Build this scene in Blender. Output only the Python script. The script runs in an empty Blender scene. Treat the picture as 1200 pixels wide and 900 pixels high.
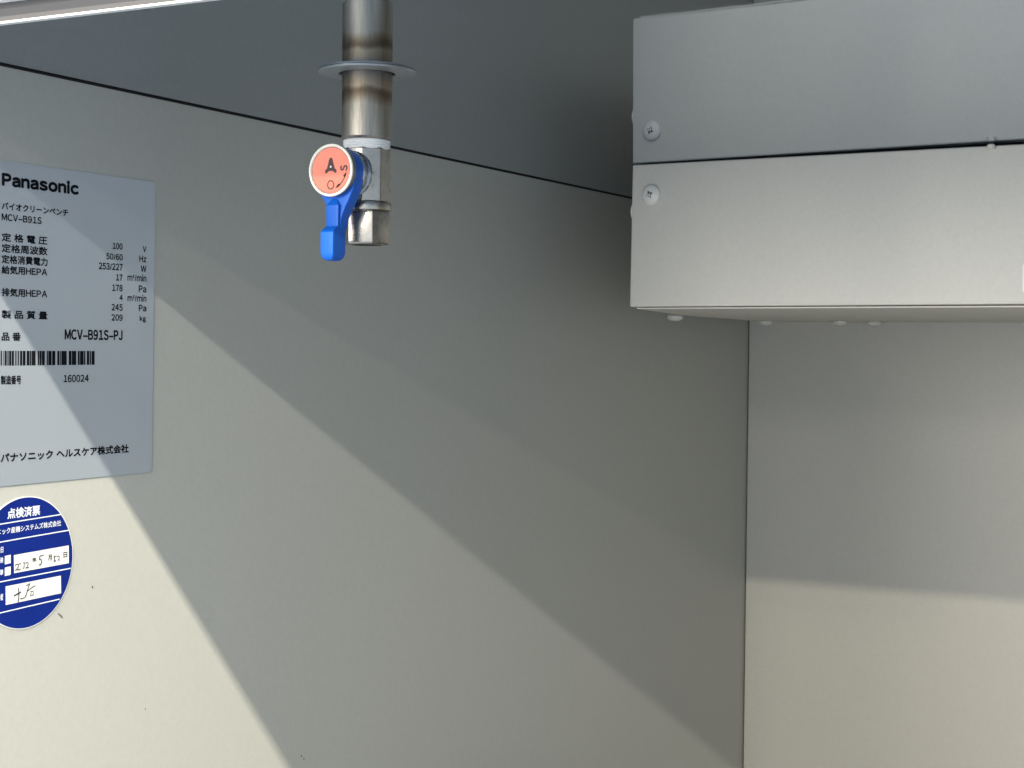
import bpy, bmesh, math, random
from mathutils import Vector, Matrix
S = bpy.context.scene
COL = S.collection
random.seed(4)
# ------------------------------------------------------------------ camera
cam = bpy.data.cameras.new("camera"); co = bpy.data.objects.new("camera", cam); COL.objects.link(co)
cam.sensor_width = 36.0; cam.lens = 36.0 * 1873.56 / 1200.0
cam.clip_start = 0.01; cam.clip_end = 100
co.matrix_world = Matrix(((0.882662, -0.019671, 0.469596, 0), (0.469914, 0.016907, -0.88255, 0),
                          (0.009421, 0.999664, 0.024167, 0), (0, 0, 0, 1)))
S.camera = co
# ------------------------------------------------------------------ room light
wd = bpy.data.worlds.new("World"); S.world = wd; wd.use_nodes = True
bg = wd.node_tree.nodes["Background"]
bg.inputs[0].default_value = (0.80, 0.92, 1.07, 1)
# the unseen room is assumed brighter straight out of the cabinet's opening (-y) than to its sides
wn = wd.node_tree; wc = wn.nodes.new("ShaderNodeTexCoord"); dp = wn.nodes.new("ShaderNodeVectorMath"); dp.operation = 'DOT_PRODUCT'
dp.inputs[1].default_value = (0, -1, 0); wn.links.new(wc.outputs["Generated"], dp.inputs[0])
wr = wn.nodes.new("ShaderNodeMapRange"); wr.interpolation_type = 'SMOOTHSTEP'
wr.inputs["From Min"].default_value = 0.70; wr.inputs["From Max"].default_value = 1.0
wr.inputs["To Min"].default_value = 0.92; wr.inputs["To Max"].default_value = 1.85
wm = wn.nodes.new("ShaderNodeMix"); wm.data_type = 'RGBA'; wm.inputs[6].default_value = (0.79, 0.93, 1.08, 1); wm.inputs[7].default_value = (0.88, 0.935, 0.97, 1)
wf = wn.nodes.new("ShaderNodeMapRange"); wf.inputs["From Min"].default_value = 0.70; wf.inputs["From Max"].default_value = 0.95
wn.links.new(dp.outputs["Value"], wf.inputs["Value"]); wn.links.new(wf.outputs[0], wm.inputs[0]); wn.links.new(wm.outputs[2], bg.inputs[0])
wn.links.new(dp.outputs["Value"], wr.inputs["Value"]); wn.links.new(wr.outputs[0], bg.inputs[1])
H = 0.1152          # underside of the roof plate
W = -0.5036         # face of the side panel
D = 1.4106          # face of the rear panel
EY, EZ = 0.414, 0.1125   # front lip, the edge that casts the shadow steps
def row(name, slope, h, power, x0, x1, thick, colour):
    """an assumed, unseen row of ceiling tubes parallel to the front lip: h above it, at the distance that gives this slope"""
    l = bpy.data.lights.new(name, 'AREA'); l.shape = 'RECTANGLE'; l.size = x1 - x0; l.size_y = thick
    l.energy = power; l.color = colour
    o = bpy.data.objects.new(name, l); COL.objects.link(o)
    p = Vector(((x0 + x1) / 2, EY - h / slope, EZ + h)); o.location = p
    d = Vector((p.x, 0.9, -0.1)) - p
    o.rotation_euler = d.to_track_quat('-Z', 'Y').to_euler()
    return o
row("assumed_tube_light", 1.20, 1.5, 165, -0.4, 0.9, 0.03, (1.0, 0.92, 0.75))
row("assumed_tube_light", 0.510, 1.5, 118, -0.4, 0.9, 0.03, (1.0, 0.95, 0.84))
row("assumed_tube_light", 0.327, 1.5, 102, -0.7, 0.4, 0.045, (1.0, 0.89, 0.68))
row("assumed_tube_light", 0.175, 1.5, 44, -0.7, 0.2, 0.30, (1.0, 0.95, 0.86))
def assumed_window(x, y, z, sx, sz, power, colour):
    """a bright window of the room, to the front and left, seen by the box and the rear panel past the side panel's edge"""
    l = bpy.data.lights.new("assumed_window_light", 'AREA'); l.shape = 'RECTANGLE'; l.size = sx; l.size_y = sz; l.energy = power; l.color = colour
    o = bpy.data.objects.new("assumed_window_light", l); COL.objects.link(o); o.location = (x, y, z)
    o.rotation_euler = (Vector((-0.25, 1.1, -0.05)) - Vector((x, y, z))).to_track_quat('-Z', 'Z').to_euler()
assumed_window(-2.0, -5.5, 0.38, 1.7, 1.4, 142, (1.0, 0.94, 0.83))
S.view_settings.view_transform = 'Standard'; S.view_settings.look = 'None'
S.view_settings.exposure = 0.08; S.view_settings.gamma = 1
S.cycles.max_bounces = 10; S.cycles.diffuse_bounces = 6; S.cycles.use_denoising = True

# ------------------------------------------------------------------ materials
def mat(name, rgb, rough=0.5, metal=0.0, ior=1.5, bump=0.0, bscale=900, mottle=0.0, mscale=12, streak=None, rvar=0.0):
    m = bpy.data.materials.new(name); m.use_nodes = True
    nt = m.node_tree; b = nt.nodes["Principled BSDF"]
    b.inputs["Base Color"].default_value = (*rgb, 1); b.inputs["Roughness"].default_value = rough
    b.inputs["Metallic"].default_value = metal; b.inputs["IOR"].default_value = ior
    tc = nt.nodes.new("ShaderNodeTexCoord")
    src = tc.outputs["Object"]
    if streak:
        mp = nt.nodes.new("ShaderNodeMapping"); mp.inputs["Scale"].default_value = streak
        nt.links.new(src, mp.inputs[0]); src = mp.outputs[0]
    if mottle or rvar:
        n = nt.nodes.new("ShaderNodeTexNoise"); n.inputs["Scale"].default_value = mscale; n.inputs["Detail"].default_value = 6
        nt.links.new(src, n.inputs["Vector"])
    if mottle:
        r = nt.nodes.new("ShaderNodeValToRGB")
        r.color_ramp.elements[0].position = 0.3; r.color_ramp.elements[1].position = 0.7
        r.color_ramp.elements[0].color = (*[c * (1 - mottle) for c in rgb], 1)
        r.color_ramp.elements[1].color = (*[min(1, c * (1 + mottle)) for c in rgb], 1)
        nt.links.new(n.outputs["Fac"], r.inputs[0]); nt.links.new(r.outputs[0], b.inputs["Base Color"])
    if rvar:
        mr = nt.nodes.new("ShaderNodeMapRange"); mr.inputs["To Min"].default_value = rough - rvar; mr.inputs["To Max"].default_value = rough + rvar
        nt.links.new(n.outputs["Fac"], mr.inputs["Value"]); nt.links.new(mr.outputs[0], b.inputs["Roughness"])
    if bump:
        n2 = nt.nodes.new("ShaderNodeTexNoise"); n2.inputs["Scale"].default_value = bscale; n2.inputs["Detail"].default_value = 3
        bp = nt.nodes.new("ShaderNodeBump"); bp.inputs["Strength"].default_value = bump; bp.inputs["Distance"].default_value = 0.0004
        nt.links.new(src, n2.inputs["Vector"]); nt.links.new(n2.outputs["Fac"], bp.inputs["Height"]); nt.links.new(bp.outputs[0], b.inputs["Normal"])
    return m
M = {}
M['wall'] = mat("cream_paint", (0.478, 0.482, 0.45), 0.42, bump=0.07, bscale=700, mottle=0.028, mscale=420)
M['rear'] = mat("rear_paint", (0.485, 0.48, 0.45), 0.45, bump=0.07, bscale=700, mottle=0.028, mscale=420)
M['box'] = mat("box_paint", (0.61, 0.585, 0.535), 0.55, bump=0.07, bscale=800, mottle=0.028, mscale=420)
M['roof'] = mat("glossy_roof_steel", (0.305, 0.37, 0.455), 0.020, metal=1.0, bump=0.006, bscale=120, mottle=0.03, mscale=26, rvar=0.012)
M['white'] = mat("white_enamel", (0.80, 0.80, 0.78), 0.3, bump=0.05)
M['grey'] = mat("grey_edge_paint", (0.06, 0.058, 0.062), 0.5, bump=0.05)
M['seal'] = mat("grey_sealant", (0.16, 0.16, 0.15), 0.7, bump=0.2)
M['worktop'] = mat("worktop_steel", (0.10, 0.105, 0.112), 0.5, bump=0.1, mottle=0.05)
M['dark'] = mat("black_gap_shade", (0.012, 0.013, 0.016), 0.8, bump=0.2)  # black that stands in for the shade inside gaps and the outlet bore
M['film'] = mat("silver_film", (0.54, 0.605, 0.69), 0.34, metal=0.58, bump=0.1, bscale=900, mottle=0.02, mscale=25)
M['ink'] = mat("black_ink", (0.008, 0.009, 0.013), 0.7, ior=1.15, mottle=0.2, mscale=200)
M['blueink'] = mat("blue_print", (0.002, 0.017, 0.19), 0.6, ior=1.3, mottle=0.1, mscale=60)
M['paper'] = mat("white_paper", (0.80, 0.79, 0.76), 0.6, mottle=0.03, mscale=90)
M['pen'] = mat("pen_ink", (0.05, 0.05, 0.06), 0.6, mottle=0.4, mscale=700)
M['printwhite'] = mat("white_print", (0.74, 0.78, 0.84), 0.5, mottle=0.04, mscale=300)
M['steel'] = mat("brushed_stainless", (0.37, 0.35, 0.315), 0.47, metal=1.0, bump=0.3, bscale=900, mottle=0.22, mscale=260, streak=(1, 1, 0.12), rvar=0.08)
M['nickel'] = mat("nickel_plating", (0.42, 0.395, 0.36), 0.28, metal=1.0, bump=0.15, bscale=420, mottle=0.14, mscale=150, rvar=0.06)
M['gland'] = mat("dark_chrome", (0.27, 0.29, 0.32), 0.14, metal=1.0, mottle=0.08, mscale=200)
M['capmetal'] = mat("dull_cap_metal", (0.22, 0.23, 0.24), 0.4, metal=0.8, mottle=0.1, mscale=300)
M['tape'] = mat("thread_tape", (0.82, 0.83, 0.84), 0.35, bump=0.5, bscale=1400, streak=(1, 1, 5))
M['bluep'] = mat("blue_moulded_plastic", (0.003, 0.105, 0.53), 0.42, ior=1.4, bump=0.08, bscale=1100, mottle=0.06, mscale=120)
M['salmon'] = mat("salmon_print", (0.86, 0.235, 0.155), 0.45, bump=0.1, bscale=1200, mottle=0.06, mscale=160)
M['ring'] = mat("ivory_cap_rim", (0.86, 0.82, 0.72), 0.35, mottle=0.05, mscale=200)
M['brownink'] = mat("dark_brown_print", (0.07, 0.03, 0.03), 0.6, mottle=0.2, mscale=300)
M['screw'] = mat("painted_screw", (0.66, 0.65, 0.62), 0.35, bump=0.1, bscale=900, mottle=0.03, mscale=200)
M['recess'] = mat("screw_recess_shade", (0.10, 0.10, 0.10), 0.6, mottle=0.2, mscale=900)  # dark colour standing in for the shade inside the screw's cross
M['escut'] = mat("escutcheon_paint", (0.28, 0.295, 0.31), 0.28, metal=0.35, mottle=0.08, mscale=70)
M['speck'] = mat("dirt", (0.06, 0.05, 0.04), 0.9, mottle=0.3, mscale=900)

def heat_tint(m):
    """weld heat tint and dull bands round the pipe, by height on the pipe itself (object z, top at 0)"""
    nt = m.node_tree; b = nt.nodes["Principled BSDF"]
    tc = nt.nodes.new("ShaderNodeTexCoord"); sx = nt.nodes.new("ShaderNodeSeparateXYZ")
    nt.links.new(tc.outputs["Object"], sx.inputs[0])
    nz = nt.nodes.new("ShaderNodeTexNoise"); nz.inputs["Scale"].default_value = 75; nz.inputs["Detail"].default_value = 4
    nt.links.new(tc.outputs["Object"], nz.inputs["Vector"])
    ma = nt.nodes.new("ShaderNodeMath"); ma.operation = 'MULTIPLY_ADD'; ma.inputs[1].default_value = 0.0075
    nt.links.new(nz.outputs["Fac"], ma.inputs[0]); nt.links.new(sx.outputs[2], ma.inputs[2])
    mr = nt.nodes.new("ShaderNodeMapRange"); mr.inputs["From Min"].default_value = -0.028; mr.inputs["From Max"].default_value = 0.0038
    nt.links.new(ma.outputs[0], mr.inputs["Value"])
    cr = nt.nodes.new("ShaderNodeValToRGB"); e = cr.color_ramp.elements
    e[0].position = 0.0; e[0].color = (1, 1, 1, 1); e[1].position = 1.0; e[1].color = (0.42, 0.42, 0.46, 1)
    for p, c in ((0.50, (0.95, 0.93, 0.88)), (0.60, (0.62, 0.53, 0.42)), (0.66, (0.40, 0.33, 0.27)), (0.70, (0.42, 0.33, 0.26)),
                 (0.76, (0.86, 0.77, 0.64)), (0.84, (0.72, 0.64, 0.55)), (0.91, (0.50, 0.49, 0.50))):
        x = e.new(p); x.color = (*c, 1)
    nt.links.new(mr.outputs[0], cr.inputs[0])
    mx = nt.nodes.new("ShaderNodeMix"); mx.data_type = 'RGBA'; mx.blend_type = 'MULTIPLY'; mx.inputs[0].default_value = 1
    old = b.inputs["Base Color"].links[0].from_socket
    nt.links.new(old, mx.inputs[6]); nt.links.new(cr.outputs[0], mx.inputs[7]); nt.links.new(mx.outputs[2], b.inputs["Base Color"])
heat_tint(M['steel'])

# ------------------------------------------------------------------ mesh helpers
class MB:
    def __init__(s): s.v = []; s.f = []
    def add(s, vs, fs):
        k = len(s.v); s.v += [tuple(v) for v in vs]; s.f += [tuple(i + k for i in f) for f in fs]; return s
    def box(s, x0, x1, y0, y1, z0, z1):
        vs = [(x, y, z) for x in (x0, x1) for y in (y0, y1) for z in (z0, z1)]
        return s.add(vs, [(0, 1, 3, 2), (4, 6, 7, 5), (0, 4, 5, 1), (2, 3, 7, 6), (0, 2, 6, 4), (1, 5, 7, 3)])
    def prism(s, poly, fn, a, b):
        """poly of (u,v) swept between a and b; fn(u,v,w) -> xyz"""
        n = len(poly); vs = [fn(u, v, a) for u, v in poly] + [fn(u, v, b) for u, v in poly]
        return s.add(vs, [tuple(range(n))[::-1], tuple(range(n, 2 * n))] + [(i, (i + 1) % n, n + (i + 1) % n, n + i) for i in range(n)])
    def lathe(s, prof, fn, n=64, close=True):
        """prof of (r,h); fn(x,y,h) -> xyz"""
        k = len(prof); vs = []
        for r, h in prof:
            for i in range(n):
                a = 2 * math.pi * i / n; vs.append(fn(r * math.cos(a), r * math.sin(a), h))
        fs = [(j * n + i, j * n + (i + 1) % n, (j + 1) * n + (i + 1) % n, (j + 1) * n + i) for j in range(k - 1) for i in range(n)]
        if close: fs += [tuple(range(n))[::-1], tuple(range((k - 1) * n, k * n))]
        return s.add(vs, fs)
    def loft(s, rings):
        n = len(rings[0]); vs = [p for r in rings for p in r]
        fs = [(j * n + i, j * n + (i + 1) % n, (j + 1) * n + (i + 1) % n, (j + 1) * n + i) for j in range(len(rings) - 1) for i in range(n)]
        fs += [tuple(range(n))[::-1], tuple(range((len(rings) - 1) * n, len(rings) * n))]
        return s.add(vs, fs)
    def stroke(s, pts, w, fn):
        """flat pen stroke through pts, width w"""
        n = len(pts); L = []; R = []
        for i, (x, y) in enumerate(pts):
            x0, y0 = pts[max(0, i - 1)]; x1, y1 = pts[min(n - 1, i + 1)]
            dx, dy = x1 - x0, y1 - y0; l = math.hypot(dx, dy) or 1
            ww = w if not isinstance(w, (list, tuple)) else w[i]
            nx, ny = -dy / l * ww / 2, dx / l * ww / 2
            L.append(fn(x + nx, y + ny)); R.append(fn(x - nx, y - ny))
        return s.add(L + R, [(i, n + i, n + i + 1, i + 1) for i in range(n - 1)])
    def build(s, name, m, parent=None, bevel=0, seg=2, smooth=False, origin=None, angle=35):
        o_ = Vector(origin) if origin is not None else Vector((0, 0, 0))
        me = bpy.data.meshes.new(name); me.from_pydata([tuple(Vector(v) - o_) for v in s.v], [], s.f); me.update()
        bm = bmesh.new(); bm.from_mesh(me); bmesh.ops.recalc_face_normals(bm, faces=bm.faces)
        if bevel:
            es = [e for e in bm.edges if len(e.link_faces) == 2 and e.calc_face_angle(0) > math.radians(30)]
            bmesh.ops.bevel(bm, geom=es, offset=bevel, segments=seg, profile=0.5, affect='EDGES')
        for f in bm.faces: f.smooth = smooth
        if smooth:
            for e in bm.edges:
                if len(e.link_faces) == 2 and e.calc_face_angle(0) > math.radians(angle): e.smooth = False
        bm.to_mesh(me); bm.free()
        me.materials.append(m)
        o = bpy.data.objects.new(name, me); COL.objects.link(o)
        o.location = o_
        if parent is not None:
            o.parent = parent
            pm = Matrix.Translation(parent_loc(parent)); o.location = o_ - parent_loc(parent)
        return o
def parent_loc(p):
    v = Vector((0, 0, 0))
    while p is not None: v = v + Vector(p.location); p = p.parent
    return v
def empty(name, label, cat, loc, group=None):
    o = bpy.data.objects.new(name, None); COL.objects.link(o); o.location = loc; o.empty_display_size = 0.02
    o["label"] = label; o["category"] = cat
    if group: o["group"] = group
    return o
GLYPH = {}
def glyph(ch):
    if ch not in GLYPH:
        c = bpy.data.curves.new("lettering", 'FONT'); c.body = ch; c.resolution_u = 5
        o = bpy.data.objects.new("lettering", c); COL.objects.link(o)
        dg = bpy.context.evaluated_depsgraph_get(); dg.update()
        me = bpy.data.meshes.new_from_object(o.evaluated_get(dg))
        GLYPH[ch] = ([(v.co.x, v.co.y) for v in me.vertices], [tuple(p.vertices) for p in me.polygons])
        bpy.data.objects.remove(o); bpy.data.curves.remove(c); bpy.data.meshes.remove(me)
    return GLYPH[ch]
def text_geo(s):
    """glyphs set side by side; letters and figures use the wide-set grotesque forms, closed up"""
    if not all(ord(c) < 256 for c in s): 
        if any(c.isascii() and c.isalnum() for c in s):        # kanji followed by Latin letters
            k = next(i for i, c in enumerate(s) if c.isascii() and c.isalnum())
            a, fa_ = glyph(s[:k]); b, fb_ = text_geo(s[k:])
            x0 = max(p[0] for p in a) + 0.16; xb = min(p[0] for p in b)
            return a + [(x - xb + x0, y) for x, y in b], fa_ + [tuple(i + len(a) for i in f) for f in fb_]
        return glyph(s)
    vs, fs, x = [], [], 0.0
    for c in s:
        g, f = glyph(chr(ord(c) + 0xFEE0)) if c.isascii() and c.isalnum() else glyph('–' if c == '-' else c)
        a, b = min(p[0] for p in g), max(p[0] for p in g)
        dx = x - a + (0.06 if c == '1' else 0); k = len(vs)
        vs += [(p[0] + dx, p[1]) for p in g]; fs += [tuple(i + k for i in q) for q in f]
        x += b - a + 0.125 + (0.06 if c == '1' else 0)
    return vs, fs
def text_into(mb, s, u0, u1, v0, h, fn, bold=0.0, slope=0.0):
    """lettering fitted to u0..u1, v0..v0+h; bold thickens the strokes by that many metres"""
    vs, fs = text_geo(s)
    xs = [v[0] for v in vs]; ys = [v[1] for v in vs]
    a, b, c, d = min(xs), max(xs), min(ys), max(ys)
    k = bold / 2
    shifts = [(0, 0)] if not bold else [(0, 0)] + [(k * math.cos(i * math.pi / 4), k * math.sin(i * math.pi / 4)) for i in range(8)]
    for n, (du, dv) in enumerate(shifts):
        out = []
        for x, y in vs:
            u = u0 + k + (x - a) / (b - a) * (u1 - u0 - 2 * k)
            p = Vector(fn(u + du, v0 + k + (y - c) / (d - c) * (h - 2 * k) + dv + slope * (u - u0)))
            q = Vector(fn(u + 1e-3, v0)) - Vector(fn(u, v0)); q2 = Vector(fn(u, v0 + 1e-3)) - Vector(fn(u, v0))
            out.append(p + q.cross(q2).normalized() * 3e-6 * n)
        mb.add(out, fs)

# ------------------------------------------------------------------ the cabinet itself
XR = 0.62; ZB = -0.42
bench = empty("clean_bench", "grey and cream painted steel clean bench cabinet, seen from inside towards its rear corner", "clean bench", (0, 0, 0))
MB().box(W - 0.02, W, 0.418, D + 0.03, ZB - 0.02, H - 0.0008).build("side_panel", M['wall'], bench)
MB().box(W + 0.0012, XR, D, D + 0.02, ZB - 0.02, H - 0.0008).build("rear_panel", M['rear'], bench, bevel=0.0008)
MB().box(W + 0.0002, W + 0.0011, D + 0.002, D + 0.012, ZB, H - 0.002).build("corner_sealant", M['seal'], bench)
MB().box(XR, XR + 0.02, 0.418, D + 0.03, ZB - 0.02, H).build("side_panel", M['wall'], bench)
MB().box(W, XR, 0.38, D, ZB - 0.02, ZB).build("work_surface", M['worktop'], bench)
# roof plate with its front lip rolled down
MB().box(W - 0.02, XR, EY + 0.006, D + 0.03, H, H + 0.012).build("roof_plate", M['roof'], bench)
prof = [(EY + 0.0058, H - 0.0001), (EY + 0.0038, H - 0.0006), (EY + 0.0026, H - 0.0022), (EY + 0.0022, EZ - 0.0004), (EY, EZ - 0.0004), (EY, H + 0.0036), (EY + 0.0058, H + 0.0036)]
MB().prism(prof, lambda u, v, w: (w, u, v), W - 0.02, XR).build("front_lip", M['grey'], bench)
MB().box(W - 0.019, W + 0.0004, 0.42, D + 0.01, H - 0.0007, H - 0.0001).build("roof_gap_shade", M['dark'], bench)  # black strip in the gap under the roof, its shade put into the colour
MB().box(W + 0.0006, XR - 0.001, D - 0.0004, D + 0.019, H - 0.0007, H - 0.0001).build("roof_gap_shade", M['dark'], bench)  # same black strip for the shade of the rear gap
MB().box(W - 0.02, XR, EY - 0.0008, EY + 0.0022, EZ - 0.0013, EZ - 0.0005).build("front_rim", M['white'], bench, bevel=0.0003)
MB().box(W - 0.02, XR, EY - 0.004, EY + 0.002, H + 0.0034, H + 0.34).build("front_fascia", M['white'], bench)
for y, z, ry, rz in ((0.5455, -0.1107, .0009, .0012), (0.5262, -0.1207, .0004, .0004), (0.5813, -0.1731, .0005, .0012), (0.7074, -0.2235, .0011, .0010), (0.7098, -0.2255, .0010, .0009)):
    n = 9; MB().add([(W + 0.00012, y + 0.55 * ry * math.cos(i * 6.283 / n) * random.uniform(.7, 1.1), z + 0.55 * rz * math.sin(i * 6.283 / n) * random.uniform(.7, 1.1)) for i in range(n)], [tuple(range(n))]).build("dirt_speck", M['speck'], bench)
MB().stroke([(0.5241, -0.1195), (0.5252, -0.1204), (0.5268, -0.1219)], 0.0005, lambda u, v: (W + 0.00012, u, v)).build("scratch", M['speck'], bench)

# ------------------------------------------------------------------ rating label
def onwall(dx): return lambda u, v: (W + dx, u, v)
lab = empty("rating_label", "silver grey printed rating label with maker's name, ratings table and barcode on the side panel", "label", (W, 0.52, 0.007))
def rounded(poly, r, k=5):
    out = []; n = len(poly)
    for i in range(n):
        p = Vector(poly[i]); a = (Vector(poly[i - 1]) - p).normalized(); b = (Vector(poly[(i + 1) % n]) - p).normalized()
        s, e = p + a * r, p + b * r
        for j in range(k + 1):
            t = j / k; q = s * (1 - t) ** 2 + p * 2 * t * (1 - t) + e * t * t; out.append((q.x, q.y))
    return out
pl = rounded([(0.440, 0.0752), (0.440, -0.0612), (0.5850, -0.0613), (0.5868, 0.0752)], 0.0022)
MB().prism(pl, lambda u, v, w: (W + w, u, v), 0.00002, 0.00030).build("film", M['film'], lab)
rows = [
("Panasonic",0.4905,0.5359,0.0646,0.0059,.00082),
("バイオクリーンベンチ",0.4905,0.5294,0.0548,0.0031,.00024),
("MCV-B91S",0.4905,0.5134,0.0502,0.0030,.00024),
("定 格 電 圧",0.4905,0.5168,0.0415,0.0036,.00024),
("定格周波数",0.4905,0.5169,0.0369,0.0037,.00024),
("定格消費電力",0.4905,0.5170,0.0323,0.0037,.00024),
("給気用HEPA",0.4905,0.5168,0.0279,0.0036,.00024),
("排気用HEPA",0.4906,0.5168,0.0185,0.0036,.00024),
("製 品 質 量",0.4906,0.5170,0.0092,0.0036,.00024),
("品 番",0.4906,0.5014,-0.0001,0.0036,.00024),
("製造番号",0.4901,0.5017,-0.0185,0.0038,.00024),
("パナソニック ヘルスケア株式会社",0.4901,0.5689,-0.0513,0.0040,.00034),
("100",0.5577,0.5643,0.0421,0.0030,.00024),
("V",0.5781,0.5805,0.0419,0.0028,.00024),
("50/60",0.5535,0.5644,0.0372,0.0029,.00024),
("Hz",0.5757,0.5806,0.0372,0.0030,.00024),
("253/227",0.5487,0.5644,0.0325,0.0032,.00024),
("W",0.5767,0.5806,0.0326,0.0030,.00024),
("17",0.5600,0.5644,0.0279,0.0029,.00024),
("m³/min",0.5677,0.5806,0.0281,0.0034,.00016),
("178",0.5575,0.5644,0.0230,0.0031,.00024),
("Pa",0.5754,0.5806,0.0230,0.0033,.00024),
("4",0.5623,0.5645,0.0189,0.0026,.00024),
("m³/min",0.5678,0.5807,0.0187,0.0033,.00016),
("245",0.5571,0.5645,0.0141,0.0031,.00024),
("Pa",0.5755,0.5807,0.0142,0.0031,.00024),
("209",0.5571,0.5645,0.0095,0.0030,.00024),
("kg",0.5761,0.5804,0.0090,0.0032,.00024),
("MCV-B91S-PJ",0.5274,0.5645,0.0006,0.0047,.00042),
("160024",0.5268,0.5425,-0.0181,0.0033,.00024),
]
F = onwall(0.00036)
for t, a, b, z, h, bold in rows:
    tx = MB(); text_into(tx, t, a, b, z, h, F, bold); tx.build("printed_line", M['ink'], lab)
bc = MB()
# bars given in the units of the printed code, left edge and width of each dark bar (0..660)
bars = [(-60, 8), (-44, 16), (-20, 8), (0, 10), (22, 5), (32, 14), (52, 8), (64, 16), (84, 16), (108, 6), (119, 4), (129, 8), (145, 16), (165, 20), (193, 20), (216, 10),
        (229, 28), (272, 10), (285, 14), (302, 20), (336, 8), (347, 22), (373, 22), (409, 14), (427, 6), (437, 36), (487, 18), (508, 30), (548, 12), (563, 24), (590, 9), (608, 16), (628, 8), (640, 20)]
for x, w_ in bars:
    y0 = 0.49004 + (0.54613 - 0.49004) * (0.0013 * x + 0.33e-6 * x * x) ; x1 = x + w_
    y1 = 0.49004 + (0.54613 - 0.49004) * (0.0013 * x1 + 0.33e-6 * x1 * x1)
    bc.add([F(y0, -0.0105), F(y1, -0.0105), F(y1, -0.0043), F(y0, -0.0043)], [(0, 1, 2, 3)])
bc.build("barcode", M['ink'], lab)

# ------------------------------------------------------------------ inspection sticker
stk = empty("inspection_sticker", "round blue inspection sticker with white date boxes, handwritten, below the silver label", "sticker", (W, 0.5045, -0.0949))
CY, CZ, CR = 0.5047, -0.0949, 0.0284
MB().lathe([(CR, 0.00002), (CR, 0.00020)], lambda x, y, h: (W + h, CY + x, CZ + y), 96).build("white_border", M['paper'], stk)
MB().lathe([(CR - 0.00045, 0.00022), (CR - 0.00045, 0.00026)], lambda x, y, h: (W + h, CY + x, CZ + y), 96).build("blue_field", M['blueink'], stk)
F1 = onwall(0.00031); F2 = onwall(0.00036); F3 = onwall(0.00040)
ln = MB()
for z0, z1 in ((-0.0768, -0.0762), (-0.0845, -0.0836), (-0.1012, -0.1006), (-0.1142, -0.1134)):
    zc = (z0 + z1) / 2; half = math.sqrt(max(0, (CR - 0.0008) ** 2 - (zc - CZ) ** 2))
    ln.stroke([(CY - half, z0 - 0.0004), (CY, (z0 + z1) / 2 - 0.0001), (CY + half, z1 + 0.0001)], 0.00050, F1)
ln.build("ruled_lines", M['printwhite'], stk)
wt = MB()
text_into(wt, "点検済票", 0.4940, 0.5129, -0.0753, 0.0045, F1, 0.0003)
text_into(wt, "パナソニック産機システムズ株式会社", 0.4800, 0.5256, -0.0816, 0.0026, F1, 0.0001, 0.012)
for s, y0, z, h in (("点検日", 0.4865, -0.0892, .0027), ("点検", 0.4882, -0.0935, .0025), ("試験", 0.4882, -0.0985, .0024), ("点検者", 0.4862, -0.1092, .0028)):
    text_into(wt, s, y0, 0.4918, z, h, F1, 0.0001)
wt.build("white_lettering", M['printwhite'], stk)
for q in ([(0.4977, -0.0909), (0.4979, -0.0986), (0.5304, -0.0981), (0.5303, -0.0902)],
          [(0.4931, -0.1036), (0.4932, -0.1115), (0.5257, -0.1108), (0.5255, -0.1030)]):
    MB().add([F1(*p) for p in q], [(0, 1, 2, 3)]).build("writing_box", M['paper'], stk)
for q in ([(0.4926, -0.0907), (0.4926, -0.0943), (0.4960, -0.0941), (0.4960, -0.0905)], [(0.4926, -0.0956), (0.4926, -0.0992), (0.4960, -0.0990), (0.4960, -0.0954)]):
    MB().add([F1(*p) for p in q], [(0, 1, 2, 3)]).build("tick_box", M['paper'], stk)
pr = MB()
for s, y0, y1, z, h in (("年", 0.5083, 0.5108, -0.0953, 0.0021), ("月", 0.5176, 0.5199, -0.0956, 0.0026), ("日", 0.5270, 0.5293, -0.0953, 0.0024)):
    text_into(pr, s, y0, y1, z, h, F2, 0.00012)
pr.build("printed_date_text", M['ink'], stk)
hw = MB(); wq = 0.00042
def pen(pts, ox, oz, sx, sz, w_=wq): hw.stroke([(ox + a * sx, oz + b * sz) for a, b in pts], w_, F3)
two = [(0, .75), (.3, 1), (.75, .9), (.8, .6), (.3, .1), (0, 0), (.4, .1), (1, .02)]
pen(two, 0.4984, -0.0975, 0.0024, 0.0026)
pen([(.1, .9), (.9, .95)], 0.5002, -0.0972, 0.0018, 0.0024); pen([(.0, .1), (.8, .12)], 0.5004, -0.0975, 0.0014, 0.002)
pen([(.0, .95), (.7, 1), (.4, .5), (.5, .2), (0, 0)], 0.5028, -0.0973, 0.0016, 0.0026)
pen(two, 0.5044, -0.0973, 0.0019, 0.0025)
pen([(.25, .95), (.15, .55), (.6, .6), (.75, .25), (.4, .0), (0, .02)], 0.5122, -0.0968, 0.0022, 0.0040, 0.0006); pen([(.3, .95), (1.3, 1.0)], 0.5122, -0.0968, 0.0022, 0.0040)
pen([(0, 1), (.15, .5), (0, 0), (.45, .1)], 0.5212, -0.0963, 0.0026, 0.0024, 0.0006); pen([(.1, .9), (.7, .95)], 0.5212, -0.0963, 0.0022, 0.0024)
pen([(0, .8), (.5, 1), (.8, .7), (.2, .1), (.9, .15)], 0.5230, -0.0963, 0.0020, 0.0022)
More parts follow.
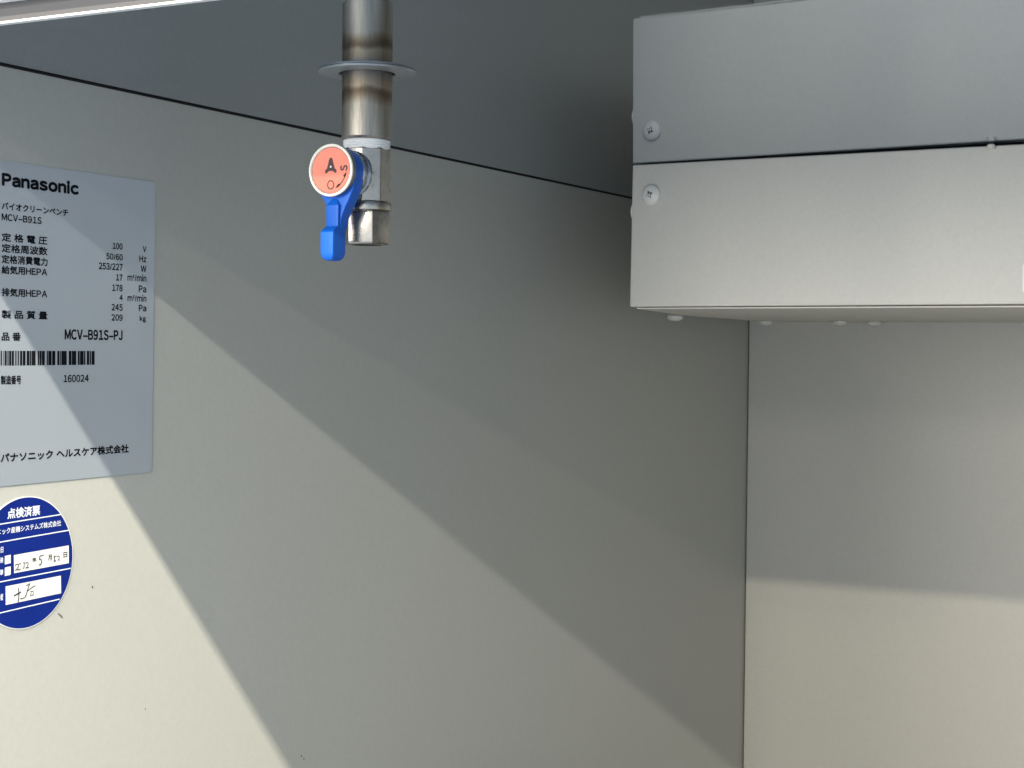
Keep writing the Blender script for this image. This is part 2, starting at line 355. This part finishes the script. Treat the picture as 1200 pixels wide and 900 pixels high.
# signature
g = lambda x, y: (0.4931 + (x - 65) / 735 * 0.0325, -0.1036 - (y - 590 + (x - 65) * 0.19) / 245 * 0.0078)
for pts, w_ in (([(170, 715), (215, 690), (262, 662)], .00045), ([(228, 610), (235, 690), (225, 800)], .0004), ([(250, 755), (300, 745), (325, 720), (345, 640), (372, 560), (375, 545)], .00032),
                ([(325, 580), (350, 565), (375, 545)], .00028), ([(320, 725), (345, 650), (400, 605), (450, 575)], .0003), ([(385, 660), (420, 650), (425, 700), (380, 715), (395, 670)], .0003)):
    hw.stroke([g(*p) for p in pts], w_ * 1.35, F3)
hw.build("handwriting", M['pen'], stk)

# ------------------------------------------------------------------ gas cock on its pipe
PX, PY = -0.3740, 0.5700
ZP = lambda y: H - (y - 84) * 0.000361
cock = empty("gas_cock", "nickel gas cock with blue lever hanging on a heat-tinted steel pipe from the roof plate", "gas cock", (PX, PY, H))
up = lambda x, y, h: (PX + x, PY + y, h)
PR = 0.01065
zt, zb = H - 0.0004, ZP(164)
MB().lathe([(PR - 0.002, zb - 0.0002), (PR - 0.0006, zb), (PR, zb + 0.0008), (PR, zb + 0.02), (PR, zt)], up, 72).build("pipe", M['steel'], cock, smooth=True, origin=(PX, PY, H))
FR = 0.0207
MB().lathe([(PR + 0.0011, H - 0.0001), (PR + 0.0011, H - 0.0009), (PR + 0.0015, H - 0.0013), (FR - 0.0012, H - 0.0012), (FR - 0.0003, H - 0.0009), (FR, H - 0.0004), (FR, H - 0.0001)], up, 80, close=False).build("escutcheon", M['escut'], cock, smooth=True)
MB().lathe([(PR + 0.00005, H - 0.0001), (PR + 0.00005, H - 0.0005), (PR + 0.00105, H - 0.0005), (PR + 0.00105, H - 0.0001)], up, 72, close=False).build("pipe_gap_shade", M['dark'], cock)  # dark ring painting the shade of the open gap round the pipe
z1, z0 = ZP(164.5), ZP(177)
tp = [(0.0093, z0)]
for i in range(9): tp.append((0.0096 + (0.0003 if i % 2 else 0) + 0.00003 * i, z0 + (z1 - z0) * (i + 0.5) / 9))
tp += [(0.0094, z1)]
MB().lathe(tp, up, 60).build("thread_tape", M['tape'], cock, smooth=True, angle=60)
def ngon(n, R, a0): return [(R * math.cos(a0 + 2 * math.pi * i / n), R * math.sin(a0 + 2 * math.pi * i / n)) for i in range(n)]
def rings(n, R, a0, zs): return [[(PX + x * k, PY + y * k, z) for x, y in ngon(n, R, a0)] for z, k in zs]
bz1, bz0 = ZP(173.5), ZP(238)
bd = MB(); bd.loft(rings(8, 0.01045, math.radians(-22.5), [(bz0, 0.97), (bz0 + 0.0006, 1), (bz1 - 0.0012, 1), (bz1, 0.93)]))
body = bd.build("valve_body", M['nickel'], cock, bevel=0.00045, seg=2, smooth=True, angle=20)
# raised pad on the front face where the stem comes out
MB().box(PX - 0.0036, PX + 0.0036, PY - 0.01025, PY - 0.009, bz0 + 0.001, bz1 - 0.0062).build("front_pad", M['nickel'], body, bevel=0.0004)
# embossed marks on the right-hand facet
em = MB(); nrm = Vector((math.cos(math.radians(-45)), math.sin(math.radians(-45)), 0)); tg = Vector((nrm.y * -1, nrm.x, 0))
base = Vector((PX, PY, 0)) + nrm * 0.00972
def embl(pts, w_):
    top = [(base + nrm * 0.00035 + tg * a + Vector((0, 0, b))) for a, b in pts]
    n = len(top)
    for i in range(n - 1):
        p, q = top[i], top[i + 1]; d = (q - p).normalized(); sd = d.cross(nrm) * w_ / 2
        lo = -nrm * 0.0009
        vs = [p + sd, p - sd, q - sd, q + sd, p + sd + lo, p - sd + lo, q - sd + lo, q + sd + lo]
        em.add(vs, [(0, 1, 2, 3), (4, 7, 6, 5), (0, 4, 5, 1), (1, 5, 6, 2), (2, 6, 7, 3), (3, 7, 4, 0)])
zc = (bz0 + bz1) / 2
embl([(-0.001, zc + 0.0072), (0.001, zc + 0.0072)], .0006); embl([(-0.001, zc + 0.0054), (0.0012, zc + 0.0050)], .0007); embl([(-0.0012, zc + 0.0030), (0.0012, zc + 0.0024)], .0007)
embl([(-0.0008, zc + 0.0006), (-0.0004, zc - 0.0006)], .0006); embl([(0.0008, zc + 0.0008), (0.0012, zc - 0.0004)], .0006)
embl([(-0.0002, zc - 0.0030), (0.0010, zc - 0.0046), (0.0006, zc - 0.0072)], .0007)
em.build("cast_marks", M['nickel'], body, bevel=0.0001)
MB().lathe([(0.0094, ZP(248)), (0.0104, ZP(247)), (0.0106, ZP(245.5)), (0.0106, ZP(239.5)), (0.0103, ZP(238)), (0.0094, ZP(237.2))], up, 72).build("union_collar", M['nickel'], cock, smooth=True)
nz1, nz0 = ZP(247.5), ZP(287)
nb = MB(); nb.loft(rings(6, 0.0104, math.radians(-42.3), [(nz0, 0.94), (nz0 + 0.0008, 1), (nz1 - 0.0006, 1), (nz1, 0.96)]))
nut = nb.build("outlet_nut", M['nickel'], cock, bevel=0.0005, seg=2, smooth=True, angle=20)
MB().lathe([(0.0064, nz0 - 0.00003), (0.0064, nz0 + 0.0004)], up, 48).build("outlet_bore_shade", M['dark'], nut)  # flat black disc painting the shade of the bore, no hole is cut
HZ = 0.0709          # stem axis height
st = lambda x, y, h: (PX + x, PY - h, HZ + y)
MB().lathe([(0.0085, 0.0092), (0.0095, 0.0100), (0.0096, 0.0114), (0.0088, 0.0122), (0.0086, 0.0128), (0.0092, 0.0133), (0.0092, 0.0148), (0.0084, 0.0156), (0.0070, 0.0160), (0.0070, 0.0185)], st, 64).build("stem_gland", M['gland'], cock, smooth=True, angle=30)
hd = MB()
hd.lathe([(0.0088, 0.0168), (0.0099, 0.0174), (0.0100, 0.0182), (0.0100, 0.0226), (0.0094, 0.0230)], st, 64)
def rsec(z, cx, hw_, yf, yb, r=0.0006):
    pts = rounded([(cx - hw_, yf), (cx + hw_, yf), (cx + hw_, yb), (cx - hw_, yb)], min(r, hw_ * 0.6, abs(yb - yf) * .4), 4)
    return [(PX + a, PY - b, HZ + z) for a, b in pts]
LX = -0.0002
# web that narrows from the hub, then the deep neck and the thick grip
hd.loft([rsec(-0.0035, 0, 0.0096, 0.0232, 0.0166), rsec(-0.0075, 0, 0.0087, 0.0232, 0.0166), rsec(-0.0108, LX + 0.0006, 0.0068, 0.0232, 0.0166), rsec(-0.0135, LX + 0.0008, 0.0052, 0.0234, 0.0168), rsec(-0.0165, LX + 0.0006, 0.0040, 0.0236, 0.0172), rsec(-0.0200, LX, 0.0033, 0.0237, 0.0178), rsec(-0.0240, LX, 0.0031, 0.0238, 0.0188)])
hd.loft([rsec(-0.0108, LX, 0.0012, 0.0228, 0.0190), rsec(-0.0142, LX, 0.0031, 0.0252, 0.0190), rsec(-0.0218, LX, 0.0030, 0.0252, 0.0190), rsec(-0.0228, LX, 0.0030, 0.0254, 0.0190), rsec(-0.0246, LX, 0.0031, 0.0284, 0.0194),
         rsec(-0.0254, LX, 0.0032, 0.0290, 0.0196), rsec(-0.0335, LX, 0.0032, 0.0290, 0.0197), rsec(-0.0349, LX, 0.0030, 0.02885, 0.0200), rsec(-0.0360, LX, 0.0025, 0.0284, 0.0206), rsec(-0.0367, LX, 0.0018, 0.0276, 0.0214), rsec(-0.0370, LX, 0.0010, 0.0266, 0.0224)])
hd.build("lever", M['bluep'], cock, smooth=True, angle=28)
cp = MB().lathe([(0.0090, 0.0228), (0.0103, 0.0232), (0.0106, 0.0238), (0.0106, 0.0258), (0.0100, 0.0262)], st, 72).build("cap", M['capmetal'], cock, smooth=True)
MB().lathe([(0.0095, 0.0260), (0.0106, 0.0259), (0.0108, 0.0264), (0.0106, 0.0269), (0.0098, 0.0270), (0.00955, 0.0266), (0.0095, 0.0260)], st, 80, close=False).build("cap_rim", M['ring'], cp, smooth=True)
MB().lathe([(0.0093, 0.02605), (0.0093, 0.02635), (0.0092, 0.0265)], st, 80).build("cap_disc", M['salmon'], cp)
G = lambda u, v: (PX + u, PY - 0.02658, HZ + v); G2 = lambda u, v: (PX + u, PY - 0.02664, HZ + v)
pm = MB()
half = [(0.4, 5.1), (0.85, 4.3), (1.6, 1.6), (1.9, 0.7), (2.8, 0.0), (2.7, -1.25), (1.9, -1.1), (1.1, -0.45), (0, -0.3)]
full = [(-a, b) for a, b in half[:-1]][::-1] + half; full = [(a / 1000, b / 1000) for a, b in [(-x, y) for x, y in half[:-1]] + half[::-1]]
pm.add([G(a, b) for a, b in full], [tuple(range(len(full)))])
pm.stroke([(0.0015 * math.cos(i * math.pi / 16), -0.0060 + 0.0017 * math.sin(i * math.pi / 16)) for i in range(33)], 0.00046, G)
text_into(pm, "S", -0.0012, 0.0012, -0.0018, 0.0036, lambda u, v: G(0.0064 - v, 0.0006 + u), 0.0003)
arc = [(2.9, -6.9), (3.8, -6.4), (4.8, -5.7), (5.7, -4.8), (6.4, -3.8), (6.9, -2.7), (7.2, -1.9)]
pm.stroke([(a / 1000, b / 1000) for a, b in arc], [0.0004] * 7, G)
for p in ([(2.2, -7.5), (3.8, -5.6), (4.9, -6.0), (3.6, -7.1)], [(7.6, -1.0), (6.0, -2.6), (6.9, -3.3), (7.5, -2.3)]):
    pm.add([G(a / 1000, b / 1000) for a, b in p], [(0, 1, 2, 3)])
pm.build("printed_marks", M['brownink'], cp)
MB().add([G2(0.00042 * math.cos(i * .5236), 0.0014 + 0.00045 * math.sin(i * .5236)) for i in range(12)], [tuple(range(12))]).build("cap_pin", M['ring'], cp)

# ------------------------------------------------------------------ box under the roof plate
bxc = empty("metal_box", "pale grey sheet metal box under the roof plate with screws on its front and underside", "box", (-0.16, 1.1, H))
# front runs from (-0.4103,0.9303) to the right, slightly turned
fa = Vector((-0.4103, 0.9303)); fd = Vector((0.243, -0.0160)).normalized(); fn_ = Vector((fd.y, -fd.x))  # fn_ points to the viewer
def FP(s, d, z):
    """along the front, out of it, height; the panel leans out a little towards its foot"""
    k = max(0.0, min(1.0, (0.1146 - z) / 0.091)) if z else 1.0
    p = fa + fd * (s + 0.0022 * k) + fn_ * (d + 0.0060 * k); return (p.x, p.y, z)
LEN = 0.62; ZT = H - 0.0006; ZF = 0.0249; ZU = 0.0237
# front panel, a shallow folded tray; its top edge droops away from the roof plate to the right
fp = MB().add([FP(0, 0, ZF), FP(LEN, 0, ZF + 0.001), FP(LEN, 0, ZT - 0.0020), FP(0, 0, ZT + 0.0002), FP(0, -0.012, ZF), FP(LEN, -0.012, ZF + 0.001), FP(LEN, -0.012, ZT - 0.0020), FP(0, -0.012, ZT + 0.0002)],
              [(0, 1, 2, 3), (4, 7, 6, 5), (0, 4, 5, 1), (3, 2, 6, 7), (0, 3, 7, 4), (1, 5, 6, 2)]).build("front_panel", M['box'], bxc, bevel=0.0011, seg=3, smooth=True)
xr, yr = FP(LEN - 0.003, -0.013, 0)[:2]
def shell(z0, z1, ins):
    a = FP(0.0015 + ins, -0.0128, 0)
    poly = [(a[0], a[1]), (-0.4520 + ins, 1.125), (-0.4740 + ins, 1.326), (-0.4795 + ins, D - 0.0004), (xr, D - 0.0004), (xr, yr)]
    return poly
MB().prism(shell(0, 0, 0.0010), lambda u, v, w: (u, v, w), ZU + 0.0009, H - 0.0010).build("box_body", M['box'], bxc)
# bottom cover with its front edge just behind the front panel
a = FP(0.004, -0.0022, 0); b = FP(LEN - 0.004, -0.0022, 0)
MB().prism([(a[0], a[1])] + shell(0, 0, 0)[1:4] + [(xr, D - 0.0004), (b[0], b[1])], lambda u, v, w: (u, v, w), ZU, ZU + 0.0007).build("bottom_cover", M['box'], bxc)
MB().box(-0.200, -0.186, 0.9200, 0.9240, ZT - 0.0030, H - 0.0002)
s_ = 0.2235; p0 = FP(s_, -0.004, 0); p1 = FP(s_ + 0.0048, -0.001, 0)
MB().lathe([(0.0022, H - 0.0034), (0.0022, H - 0.0012), (0.0014, H - 0.0006)], lambda x, y, h: (p0[0] + x, p0[1] + y, h), 24).build("top_spacer", M['box'], bxc, smooth=True)
def screw(center, axis, r, hgt, spin, prnt):
    c = Vector(center); n = Vector(axis).normalized()
    t = n.cross(Vector((0, 0, 1))) if abs(n.z) < 0.9 else Vector((1, 0, 0)); t.normalize(); q = n.cross(t)
    P = lambda x, y, h: tuple(c + t * x + q * y + n * h)
    pr_ = [(r * 0.93, -0.0003), (r, 0.0002), (r, hgt * 0.28)] + [(r * math.cos(math.radians(k)) , hgt * (0.28 + 0.72 * math.sin(math.radians(k)))) for k in (15, 30, 45, 58, 68, 77, 84)]
    o = MB().lathe(pr_, P, 40).build("screw", M['screw'], prnt, smooth=True, angle=50)
    rc = MB(); L, w_ = r * 0.42, r * 0.13
    top = hgt * 0.965
    for k in (0, 1):
        a_ = spin + k * math.pi / 2; ca, sa = math.cos(a_), math.sin(a_)
        pts = [(-L, 0), (-L * .5, -w_), (L * .5, -w_), (L, 0), (L * .5, w_), (-L * .5, w_)]
        hh = lambda x, y: hgt * (0.28 + 0.72 * math.sqrt(max(0, 1 - (x * x + y * y) / (r * r)))) + 0.00006 + 0.00003 * k
        rc.add([P(x * ca - y * sa, x * sa + y * ca, hh(x, y)) for x, y in pts], [(0, 1, 2, 3, 4, 5)])
    rc.build("cross_recess_shade", M['recess'], o)  # dark cross laid on the dome, painting the shade of an uncut recess
    return o
nv = (fn_.x, fn_.y, 0)
screw(FP(0.0138, 0, 0.0953), nv, 0.0063, 0.0030, 0.4, bxc)
sd = (-fd.x, -fd.y, 0)
c = FP(0.0, -0.006, 0.0853); screw(c, sd, 0.0060, 0.0016, 0.3, bxc)
for x, y in ((-0.4615, 1.130), (-0.4690, 1.360), (-0.4010, 1.358), (-0.3800, 1.392)):
    screw((x, y, ZU), (0, 0, -1), 0.0062, 0.0042, 0.7, bxc)
pl = rounded([(0.2431, 0.0314), (0.300, 0.0314), (0.300, 0.0479), (0.2431, 0.0479)], 0.0022)
MB().prism(pl, lambda u, v, w: FP(u, w, v), 0.00003, 0.00025).build("white_sticker", M['paper'], bxc)
